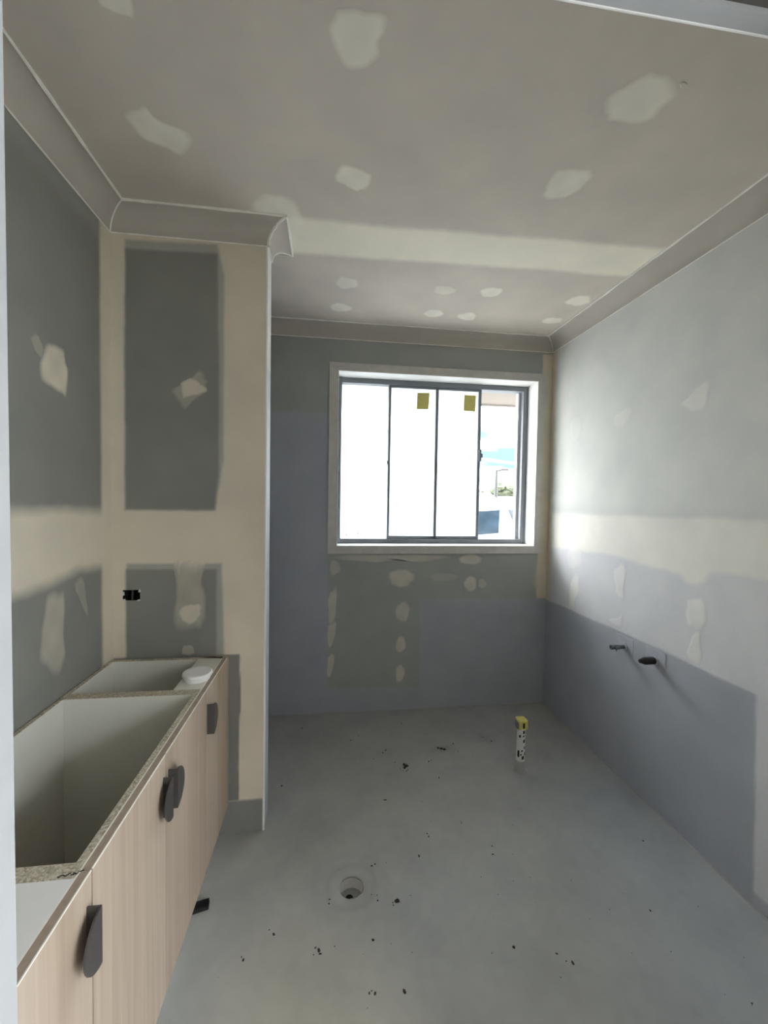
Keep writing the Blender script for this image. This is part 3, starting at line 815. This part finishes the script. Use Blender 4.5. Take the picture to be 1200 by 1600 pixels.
# timber reveal boards, each of its own, with a white arris bead
MB().box(WX0 - .018, WX0, YD - .004, FY1, WZ0 - .018, WZ1 + .018).build('reveal_board', M['trimw'], win)
MB().box(WX1, WX1 + .018, YD - .004, FY1, WZ0 - .018, WZ1 + .018).build('reveal_board', M['trimw'], win)
MB().box(WX0, WX1, YD - .004, FY1, WZ1, WZ1 + .018).build('reveal_board', M['trimw'], win)
MB().box(WX0, WX1, YD - .004, FY1, WZ0 - .018, WZ0).build('reveal_board', M['trimw'], win)
for (a, b, c, d) in ((WX0 - .004, WX0 + .001, WZ0 - .004, WZ1 + .004), (WX1 - .001, WX1 + .004, WZ0 - .004, WZ1 + .004), (WX0, WX1, WZ1 - .001, WZ1 + .004), (WX0, WX1, WZ0 - .004, WZ0 + .001)):
    MB().box(a, b, YD - ap - .003, YD - .003, c, d, .001).build('arris_bead', M['trimw'], win)
# aluminium outer frame
fz0, fz1 = 1.088, 2.098
MB().box(WX0, .067, FY0, FY1, WZ0, WZ1, .002).build('frame_stile', M['alu'], win)
MB().box(1.300, WX1, FY0, FY1, WZ0, WZ1, .002).build('frame_stile', M['alu'], win)
MB().box(.067, 1.300, FY0, FY1, fz1, WZ1, .002).build('frame_head', M['alu'], win)
MB().box(.067, 1.300, FY0, FY1, WZ0, fz0, .002).build('frame_sill', M['alu'], win)
MB().box(1.283, 1.300, FY0 + .045, FY1, fz0, fz1, .001).build('screen_channel', M['screen'], win)
MB().box(.067, .386, 2.763, 2.769, fz0, fz1).build('fixed_pane', M['frost'], win)
MB().box(.374, .390, 2.750, 2.782, fz0, fz1, .002).build('meeting_stile', M['alu'], win)
# sliding sash of two panes, pushed open to the left
sash = MB().box(.374, .390, 2.722, 2.748, fz0, fz1, .002)
sash.box(.986, 1.006, 2.722, 2.748, fz0, fz1, .002)
sash.box(.690, .710, 2.722, 2.748, fz0, fz1, .002)
sash.box(.390, .986, 2.722, 2.748, fz0, fz0 + .020, .002)
sash.box(.390, .986, 2.722, 2.748, fz1 - .014, fz1, .002)
so = sash.build('sliding_sash', M['alu'], win)
MB().box(.388, .692, 2.733, 2.738, fz0 + .016, fz1 - .012).build('sash_pane', M['frost'], so)
MB().box(.708, .988, 2.733, 2.738, fz0 + .016, fz1 - .012).build('sash_pane', M['frost'], so)
mb = MB().box(.992, 1.010, 2.708, 2.722, 1.615, 1.695, .003)
mb.box(1.004, 1.018, 2.704, 2.718, 1.640, 1.668, .003)
mb.build('latch', M['alu'], so)
mb = MB().box(.366, .382, 2.714, 2.722, 1.580, 1.604, .002)
mb.box(.352, .368, 2.716, 2.722, 1.570, 1.578, .001)
mb.build('sash_stop', M['alu'], so)
# small scuffs on the fixed pane
mb = MB()
for (x, z, w, h) in ((.240, 1.606, .012, .006), (.268, 1.592, .022, .010), (.292, 1.580, .020, .010), (.314, 1.572, .012, .006)):
    mb.prism([(x, 2.7625, z), (x + w, 2.7625, z - h), (x + w, 2.7625, z - h + .007), (x, 2.7625, z + .007)], (0, -.001, 0))
random.seed(21)
for q in range(70):
    x = .09 + abs(random.gauss(0, .11)); z = fz0 + .008 + abs(random.gauss(0, .055)); s_ = random.uniform(.002, .008)
    if x > .36: continue
    mb.prism([(x, 2.7625, z), (x + s_ * 1.6, 2.7625, z - s_ * .4), (x + s_ * 1.2, 2.7625, z + s_), (x - s_ * .4, 2.7625, z + s_ * .8)], (0, -.0008, 0))
mb.build('splash_marks', M['grey'], win)

st_a = MB().prism([(.566, 2.7325, 2.059), (.648, 2.7325, 2.062), (.643, 2.7325, 1.953), (.562, 2.7325, 1.951)], (0, -.0012, 0)).build('sticker', M['sticker'])
tag(st_a, 'yellow sticker on the middle pane, beside the central window stile', 'sticker', 'yellow stickers on the window glass')
st_b = MB().prism([(.888, 2.7325, 2.060), (.970, 2.7325, 2.060), (.966, 2.7325, 1.952), (.885, 2.7325, 1.954)], (0, -.0012, 0)).build('sticker', M['sticker'])
tag(st_b, 'yellow sticker at the pane corner next to the clear open gap', 'sticker', 'yellow stickers on the window glass')

# ------------------------------------------------------------------ vanity cabinets
VF = -0.391          # face of the doors
DT = 0.016
CF = VF - DT - 0.001  # carcass front
ZT, ZB = 0.727, 0.118
XB = XL + 0.004
def handle(parent, yc, side, zc=0.627):
    """D shaped plate pull: flat web at the chord, half-moon plate standing off the door; side = +1 bulges to +y"""
    r, pr, t = 0.0495, 0.020, 0.0028
    mb = MB()
    ya, yb = sorted((yc, yc + side * t))
    mb.box(VF, VF + pr, ya, yb, zc - r, zc + r)
    pts = []
    for k in range(25):
        a = math.pi / 2 - math.pi * k / 24
        pts.append((VF + pr, yc + side * r * math.cos(a), zc + r * math.sin(a)))
    mb.prism(pts, (t, 0, 0))
    return mb.build('handle', M['handle'], parent)

def door(parent, ya, yb, hy=None, hs=1):
    d = MB().box(VF - DT, VF, ya, yb, ZB, ZT - .001).build('door', M['wood'], parent)
    MB().box(VF - DT + .0005, VF - .0008, ya + .0005, yb - .0005, ZT - .0012, ZT + .0002).build('edge_band', M['woodedge'], d)
    MB().box(VF - .0018, VF + .0003, ya, yb, ZT - .0018, ZT + .0004).build('arris', M['edgelight'], d)  # thin pale strip standing in for the highlight on the door edge
    if hy is not None:
        handle(d, hy, hs)
    return d

def carcass(name, ya, yb, label, top=None):
    root = empty(name, ((XB + VF) / 2, (ya + yb) / 2, 0))
    tag(root, label, 'cabinet', 'row of vanity cabinets')
    P = 0.016
    for (p, q) in ((ya, ya + P), (yb - P, yb)):
        s = MB().box(XB, CF, p, q, ZB, ZT - .002).build('side_panel', M['mel'], root)
        MB().box(XB, CF, p, q, ZT - .002, ZT).build('raw_top_edge', M['chip'], s)
    bk = MB().box(XB, XB + .012, ya + P, yb - P, ZB, ZT - .002).build('back_panel', M['mel'], root)
    MB().box(XB, XB + .012, ya + P, yb - P, ZT - .002, ZT).build('raw_top_edge', M['chip'], bk)
    MB().box(XB + .012, CF, ya + P, yb - P, ZB, ZB + P).build('bottom_panel', M['mel'], root)
    MB().box(XB + .05, VF - .055, ya, yb, 0.0, ZB).build('kickboard', M['mel'], root)
    MB().box(CF - .0016, CF + .0010, ya, yb, ZT - .03, ZT + .0006).build('highlight_strip', M['edgelight'], root)  # painted highlight line along the carcass front
    return root, P

YA, YB, YC = 0.566, 0.735, 1.382
near, P = carcass('vanity_cabinet', YA, YB, 'nearest oak fronted vanity cabinet, its top closed by a white panel')
MB().box(XB + .012, CF, YA + P, YB - P, ZT - .016, ZT + .0005).build('top_panel', M['disc'], near)
door(near, YA, YB - .0018, YB - .014, -1)
mid, P = carcass('vanity_cabinet', YB + .0003, YC - .0003, 'middle oak fronted vanity cabinet, two doors, open top, two facing handles')
fr = MB().box(CF - .016, CF, YB + P, YC - P, ZT - .10, ZT - .002).build('front_rail', M['mel'], mid)
MB().box(CF - .016, CF, YB + P, YC - P, ZT - .002, ZT).build('raw_top_edge', M['chip'], fr)
YM = 1.053
door(mid, YB + .0018, YM - .0018, YM - .014, -1)
door(mid, YM + .0018, YC - .0018, YM + .014, 1)
far, P = carcass('vanity_cabinet', YC, 1.676, 'far single door vanity cabinet carrying the white round cover')
MB().box(-.497, CF, YC + P, 1.676 - P, ZT - .016, ZT + .0004).build('front_rail', M['mel'], far)
door(far, YC + .0018, 1.660, YC + .012, 1)
MB().box(CF - .06, VF, 1.6615, 1.688, ZB, ZT).build('scribe_panel', M['wood'], far)
# marker scribble on the raw chipboard edge between the near and middle units
def stroke(mb, pts, w=0.0016):
    for (a, b) in zip(pts[:-1], pts[1:]):
        mb.tube((a[0], a[1], ZT + .0004), (b[0], b[1], ZT + .0004), w * .6, n=5)
sc_ = MB()
def sp(x, y):   # sketch units -> metres on the panel edge
    return (-0.473 + x * 0.00011, 0.7222 + (380 - y) * 0.00010)
stroke(sc_, [sp(*p) for p in ((320, 350), (338, 376), (346, 340), (375, 325), (425, 352), (470, 295))])
stroke(sc_, [sp(*p) for p in ((490, 338), (535, 336), (512, 300), (575, 330), (582, 288), (640, 262))])
sc_.build('marker_scribble', M['ink'], near)

# round white cover lying on the far cabinet
cov = empty('round_cover', (-.446, 1.478, ZT + .0005))
tag(cov, 'white round plastic cover resting on the far cabinet rail', 'cover')
MB().lathe((-.446, 1.478, ZT + .0005), (0, 0, 1), [(0, 0), (0, .041), (.012, .043), (.013, .036), (.013, 0)], 36).build('base_ring', M['disc'], cov, smooth=True)
MB().lathe((-.446, 1.478, ZT + .0135), (0, 0, 1), [(0, 0), (0.0, .044), (.002, .0475), (.010, .0475), (.012, .0455), (.0125, .030), (.0118, .028), (.0118, 0)], 40).build('lid', M['disc'], cov, smooth=True)

# black plastic clip on the floor, half under the cabinets
clip = empty('plastic_clip', (-.408, 1.381, 0))
tag(clip, 'small black plastic clip on the floor under the cabinet front', 'clip')
ca2, sa2 = math.cos(math.radians(14)), math.sin(math.radians(14))
def cpt(x, y, z): return (-.408 + x * ca2 - y * sa2, 1.381 + x * sa2 + y * ca2, z)
MB().prism([cpt(-.035, -.012, .0005), cpt(.026, -.011, .0005), cpt(.029, .011, .0005), cpt(-.035, .012, .0005)], (0, 0, .012)).build('base', M['black'], clip)
MB().prism([cpt(-.035, .006, .012), cpt(.027, .005, .012), cpt(.028, .011, .012), cpt(-.035, .012, .012)], (0, 0, .008)).build('lip', M['black'], clip)

# ------------------------------------------------------------------ plumbing
dr = empty('floor_drain', (DC[0], DC[1], 0))
tag(dr, 'open round floor drain in the pale grey floor', 'drain')
mb = MB(); nn = 36
mb.lathe((DC[0], DC[1], 0), (0, 0, 1), [(-.011, DR - .0035), (-.07, DR - .005)], nn)
mb.build('pipe_wall', M['pvc'], dr, smooth=True, fix=False)
mb = MB().lathe((DC[0], DC[1], 0), (0, 0, 1), [(-.004, DR), (-.006, DR - .004), (-.012, DR - .0036)], nn)
mb.build('membrane_rim', M['memfloor'], dr, smooth=True, fix=False)
mb = MB().lathe((DC[0], DC[1], 0), (0, 0, 1), [(-.048, DR - .004), (-.052, .030), (-.053, 0)], nn)
mb.build('trap_floor', M['memfloor'], dr, smooth=True, fix=False)
mb = MB().tube((DC[0] - .006, DC[1] + .008, -.0535), (DC[0] - .006, DC[1] + .008, -.0515), .013, n=16)
mb.build('trap_hole', M['void'], dr)
mb = MB()
random.seed(5)
for q in range(16):
    a = random.uniform(0, 2 * math.pi)
    if 1.0 < a < 2.2: continue
    w = random.uniform(.05, .16); h = random.uniform(.012, .04)
    pts = []
    for k in range(5):
        aa = a - w + 2 * w * k / 4
        pts.append((DC[0] + (DR - .0045) * math.cos(aa), DC[1] + (DR - .0045) * math.sin(aa), -.004))
    for k in range(4, -1, -1):
        aa = a - w * .5 + w * k / 4
        pts.append((DC[0] + (DR - .0048) * math.cos(aa), DC[1] + (DR - .0048) * math.sin(aa), -.004 - h * random.uniform(.6, 1)))
    mb.add(pts, [tuple(range(len(pts)))])
md = mb.build('membrane_drips', M['memfloor'], dr); md['kind'] = 'stuff'

PX, PY, PR = 0.963, 1.939, 0.0205
pp = empty('pipe_stub', (PX, PY, 0))
tag(pp, 'white taped pipe stub with yellow top rising from the floor', 'pipe')
lean = Vector((0.012, 0.0, 1)).normalized()
MB().lathe((PX, PY, 0), (0, 0, 1), [(0, .040), (.003, .033), (.012, .0275), (.05, PR + .003), (.054, PR)], 24).build('membrane_collar', M['memfloor'], pp, smooth=True)
MB().tube((PX, PY, .04), Vector((PX, PY, 0)) + lean * .222, PR, n=24).build('pipe', M['pvc'], pp, smooth=True)
cp = Vector((PX, PY, 0)) + lean * .214
cap = MB().box(cp.x - .024, cp.x + .024, cp.y - .024, cp.y + .024, .216, .266, .005).build('yellow_cap', M['ytape'], pp)
MB().box(cp.x - .004, cp.x + .006, cp.y - .0252, cp.y - .0235, .226, .252).build('cap_mark', M['ink'], cap)
MB().box(cp.x - .0252, cp.x - .0235, cp.y - .020, cp.y + .020, .218, .254).build('cap_side_plate', M['grey'], cap)  # thin grey plate over the left face of the cap
mb = MB(); random.seed(9)
for (ang, z, w, h) in ((-1.35, .195, .010, .018), (-1.4, .180, .008, .010), (-1.25, .150, .009, .018), (-2.3, .175, .008, .016), (-1.1, .118, .007, .014), (-1.7, .105, .009, .010), (-2.5, .075, .010, .036), (-1.4, .065, .012, .020), (-1.9, .085, .006, .012), (-0.9, .085, .007, .016)):
    a0, a1 = ang - w / PR / 2, ang + w / PR / 2
    c0 = Vector((PX, PY, 0)) + lean * z
    pts = [(c0.x + (PR + .0004) * math.cos(a), c0.y + (PR + .0004) * math.sin(a), z + dz) for (a, dz) in ((a0, 0), (a1, .002), (a1, h), (a0, h - .003))]
    mb.prism(pts, (math.cos(ang) * .0006, math.sin(ang) * .0006, 0))
mb.build('printed_marks', M['ink'], pp)

def outlet(y, z, cap, label):
    root = empty('water_outlet', (XR, y, z))
    tag(root, label, 'pipe', 'capped water outlets on the right wall')
    MB().box(XR - .0015, XR, y - .055, y + .06, z - .045, z + .050, .0007).build('backing_plate', M['membrane'], root)
    MB().lathe((XR - .002, y, z), (-1, 0, 0), [(0, .021), (.004, .0195), (.006, .012)], 20).build('flange', M['membrane'], root, smooth=True)
    if cap:
        MB().lathe((XR - .004, y, z), (-1, 0, 0), [(0, .0125), (.010, .0165), (.052, .0165), (.064, .011), (.074, .008), (.074, 0)], 20).build('cap', M['black'], root, smooth=True)
    else:
        MB().tube((XR - .002, y, z), (XR - .048, y, z), .0095, n=16).build('tail', M['brass'], root, smooth=True)
        MB().tube((XR - .036, y, z), (XR - .058, y, z), .0125, n=6).build('hex_nut', M['brass'], root)
        MB().lathe((XR - .058, y, z), (-1, 0, 0), [(0, .0095), (.010, .0095), (.012, .012), (.018, .012), (.018, .005), (.010, .005)], 16).build('spigot', M['brass'], root, smooth=True)
        MB().tube((XR - .046, y, z - .010), (XR - .046, y, z - .019), .003, n=8).build('screw', M['brass'], root)
    return root
outlet(1.832, .653, False, 'bare grey metal water outlet nearer the window')
outlet(1.640, .661, True, 'water outlet with a black cap, farther from the window')

# ------------------------------------------------------------------ dirt and crumbs on the floor
DEB = [(0.175, 2.318), (0.129, 2.279), (0.314, 2.171), (0.294, 2.151), (0.24, 2.102), (0.444, 2.419), (0.693, 2.191), (0.651, 2.172), (0.698, 2.115), (0.883, 2.234), (0.917, 2.193), (0.521, 2.052), (0.542, 1.926), (0.262, 1.805), (0.562, 1.639), (0.409, 1.586), (-0.158, 1.274), (0.012, 1.353), (0.175, 1.345), (0.014, 1.368), (-0.014, 1.202), (-0.018, 1.212), (0.122, 1.087), (0.138, 1.085), (0.147, 1.222), (-0.237, 1.211), (-0.148, 2.43), (0.691, 1.121), (0.634, 1.477), (0.57, 1.153), (0.168, 1.479), (0.181, 1.485), (0.219, 1.079), (1.262, 1.471), (1.073, 1.209), (1.155, 0.944), (0.724, 1.092), (-0.356, 2.359), (-0.211, 1.947), (0.646, 1.514), (0.351, 1.5)]
BIG = {(0.239, 1.336): .010, (0.399, 2.028): .014, (0.391, 2.039): .010, (0.617, 2.152): .009, (0.63, 2.145): .008, (0.60, 2.162): .006, (0.387, 2.014): .008}
random.seed(3)
mb = MB()
def crumb(x, y, s):
    n = 6; h = s * random.uniform(.3, .6)
    el = random.uniform(1, 1.9); th_ = random.uniform(0, 3.14)
    base, top = [], []
    for i in range(n):
        a = 2 * math.pi * i / n
        r = s * random.uniform(.6, 1.1)
        dx, dy = r * math.cos(a) * el, r * math.sin(a)
        X = x + dx * math.cos(th_) - dy * math.sin(th_); Y = y + dx * math.sin(th_) + dy * math.cos(th_)
        base.append((X, Y, .0003)); top.append((x + (X - x) * .6, y + (Y - y) * .6, h))
    mb.add(base + top, [(i, (i + 1) % n, n + (i + 1) % n, n + i) for i in range(n)] + [tuple(range(n, 2 * n))])
for (x, y) in DEB:
    crumb(x, y, random.uniform(.0028, .0052))
    if random.random() < .45:
        crumb(x + random.uniform(-.02, .02), y + random.uniform(-.02, .02), random.uniform(.0015, .003))
for (x, y), s in BIG.items():
    crumb(x, y, s)
    for q in range(4):
        crumb(x + random.gauss(0, s * 1.3), y + random.gauss(0, s * 1.3), random.uniform(.0015, .003))
for q in range(90):
    crumb(random.uniform(-.3, 1.35), random.uniform(.85, 2.5), random.uniform(.0008, .0018))
db = mb.build('floor_dirt', M['dirt'])
tag(db, 'dark crumbs of dirt scattered over the grey floor', 'dirt', kind='stuff')

# ------------------------------------------------------------------ outside
GZ = -0.45
g = MB().box(-60, 120, -40, 160, GZ - .1, GZ).build('ground', M['ground'])
tag(g, 'pale concrete ground outside the window', kind='structure')
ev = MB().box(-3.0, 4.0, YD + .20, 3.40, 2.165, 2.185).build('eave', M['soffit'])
tag(ev, 'cream eave soffit above the window outside', kind='structure')
MB().box(-3.0, 4.0, 3.40, 3.425, 2.150, 2.32).build('fascia', M['fascia'], ev)
MB().box(-3.0, 4.0, 3.425, 3.53, 2.20, 2.31, .01).build('gutter', M['fascia'], ev)
MB().box(-3.0, 4.0, 3.02, 3.03, 2.160, 2.166).build('joint_strip', M['soffit'], ev)
rfm = MB().add([(-3, 3.5, 2.32), (4, 3.5, 2.32), (4, -2.0, 4.0), (-3, -2.0, 4.0), (-3, 3.5, 2.36), (4, 3.5, 2.36), (4, -2.0, 4.04), (-3, -2.0, 4.04)],
              [(0, 1, 2, 3), (4, 5, 6, 7), (0, 1, 5, 4), (2, 3, 7, 6), (1, 2, 6, 5), (0, 3, 7, 4)])
rfm.build('roof', M['roof'], ev)

def make_car(label):
    """white wagon, origin on the ground below its near side"""
    root = empty('car', (0, 0, 0))
    tag(root, label, 'car', 'white parked cars')
    S = []   # side profile x,z (z above ground)
    S = [(-1.75, .42), (-1.80, .75), (-1.72, 1.02), (-1.45, 1.10), (-1.20, 1.62), (-1.00, 1.74), (-.2, 1.785), (.9, 1.785), (1.7, 1.74), (2.1, 1.62), (2.75, 1.16), (3.55, 1.02), (3.75, .80), (3.72, .42)]
    n = len(S)
    rows = []
    for (yo, zi) in ((.10, 0), (0.0, .0), (0.0, .0)):
        pass
    vs = []
    def lat(z):  # tumblehome: near side y offset by height
        return 0.02 + max(0, (z - .95)) * 0.20
    W_ = 1.80
    for (x, z) in S: vs.append((x, lat(z), z))
    for (x, z) in S: vs.append((x, W_ - lat(z), z))
    fs = [tuple(range(n)), tuple(range(2 * n - 1, n - 1, -1))] + [(i, n + i, n + (i + 1) % n, (i + 1) % n) for i in range(n)]
    MB().add(vs, fs).build('body', M['carpaint'], root)
    def pane(pts, nm, mt, t=.008):
        q = [(x, lat(z) - .004, z) for x, z in pts]
        return MB().prism(q, (0, t, 0)).build(nm, mt, root)
    pane([(-.10, 1.635), (.06, 1.65), (.02, 1.30), (-.80, 1.235), (-.86, 1.40), (-.72, 1.60)], 'side_window', M['carglass'])
    pane([(.195, 1.652), (1.05, 1.64), (1.55, 1.30), (.33, 1.30)], 'side_window', M['carglass'])
    for (x, z0, z1) in ((.125, .5, 1.70), (.165, .5, 1.70)):
        pane([(x, z0), (x + .006, z0), (x + .006, z1), (x, z1)], 'door_seam', M['seam'], .006)
    pane([(-1.2, 1.685), (2.0, 1.685), (2.0, 1.690), (-1.2, 1.690)], 'roof_seam', M['seam'], .006)
    MB().add([(-.16, .90, 1.78), (-.02, .88, 1.78), (-.02, .92, 1.78), (-.07, .90, 1.86), (-.05, .90, 1.86)], [(0, 1, 3), (1, 4, 3), (1, 2, 4), (2, 0, 3), (2, 3, 4), (0, 2, 1)]).build('antenna_fin', M['grey'], root)
    for x in (-1.0, 2.65):
        for yy in (.03, W_ - .25):
            wl = MB().tube((x, yy, .36), (x, yy + .22, .36), .36, n=28).build('wheel', M['rubber'], root)
            MB().tube((x, yy - .005, .36), (x, yy + .02, .36), .22, n=20).build('hub', M['grey'], wl)
    return root
def copy_tree(o, parent=None):
    c = o.copy(); COL.objects.link(c); c.parent = parent
    for ch in list(o.children):
        copy_tree(ch, c)
    return c
c1 = make_car('white wagon parked close outside the clear gap of the window')
c1.location = (2.53, 5.95, GZ)
c2 = copy_tree(c1)
c2['label'] = 'more distant white car, only its roof showing above the wagon'
c2.location = (3.35, 11.5, GZ + .12)
c2.scale = (.72, 1, 1.07)

lamp = empty('street_lamp', (20.65, 50, GZ))
tag(lamp, 'thin grey street lamp with one arm outside the window', 'street lamp')
MB().tube((20.65, 50, GZ), (20.65, 50, 5.0), .24, .14, n=10).build('pole', M['pole'], lamp)
MB().tube((20.65, 50, 4.93), (21.5, 50, 5.10), .15, .13, n=8).build('arm', M['pole'], lamp)
MB().box(21.3, 22.2, 49.8, 50.2, 4.98, 5.24, .05).build('lamp_head', M['pole'], lamp)

def tree(x, y, h, w, mat, label, seed):
    rnd = random.Random(seed)
    root = empty('tree', (x, y, GZ))
    tag(root, label, 'tree', 'distant trees beyond the fence')
    MB().tube((x, y, GZ), (x, y, GZ + h * .6), .18, .09, n=8).build('trunk', M['bark'], root)
    mb = MB()
    for q in range(26):
        bm = bmesh.new()
        bmesh.ops.create_icosphere(bm, subdivisions=2, radius=1)
        s = w * rnd.uniform(.14, .30)
        cx = x + rnd.gauss(0, w * .26); cy = y + rnd.gauss(0, w * .26); cz = GZ + h * (.62 + rnd.uniform(-.30, .30))
        for v in bm.verts:
            d = 1 + rnd.uniform(-.35, .35)
            v.co = Vector((cx + v.co.x * s * d, cy + v.co.y * s * d, cz + v.co.z * s * d * .8))
        mb.bm(bm)
    mb.build('crown', mat, root)
tree(30.6, 70, 4.6, 3.2, M['leaf'], 'darker distant tree just right of the street lamp', 1)
tree(34.6, 78, 4.4, 4.0, M['leaf2'], 'olive distant tree right of the darker tree', 2)
tree(25.0, 72, 3.2, 3.6, M['leaf'], 'low distant tree left of the street lamp', 4)
fn_ = empty('fence', (29, 60, GZ))
tag(fn_, 'low grey fence in front of the distant trees', 'fence')
for k in range(16):
    MB().box(22 + k * 1.0, 22.94 + k * 1.0, 60, 60.05, GZ, GZ + 2.35).build('fence_panel', M['fence'], fn_)
for k, (x, y, w, h) in enumerate(((26.5, 82, 7, 2.6), (36.5, 90, 7, 2.8))):
    hs = empty('house', (x, y, GZ))
    tag(hs, ('pale distant house left of the street lamp' if k == 0 else 'pale distant house behind the olive tree'), 'house')
    MB().box(x - w / 2, x + w / 2, y, y + 7, GZ, GZ + h).build('wall', M['house'], hs)
    MB().add([(x - w / 2 - .4, y - .4, GZ + h), (x + w / 2 + .4, y - .4, GZ + h), (x + w / 2 + .4, y + 7.4, GZ + h), (x - w / 2 - .4, y + 7.4, GZ + h), (x - w / 4, y + 3.5, GZ + h + 1.5), (x + w / 4, y + 3.5, GZ + h + 1.5)],
             [(0, 1, 5, 4), (1, 2, 5), (2, 3, 4, 5), (3, 0, 4), (0, 3, 2, 1)]).build('roof', M['roof'], hs)
    for q in (-.25, .2):
        wd = MB().box(x + q * w - .5, x + q * w + .5, y - .03, y + .02, GZ + 1.0, GZ + 2.1).build('window', M['house'], hs)
        MB().box(x + q * w - .42, x + q * w + .42, y - .04, y - .02, GZ + 1.08, GZ + 2.02).build('pane', M['carglass'], wd)
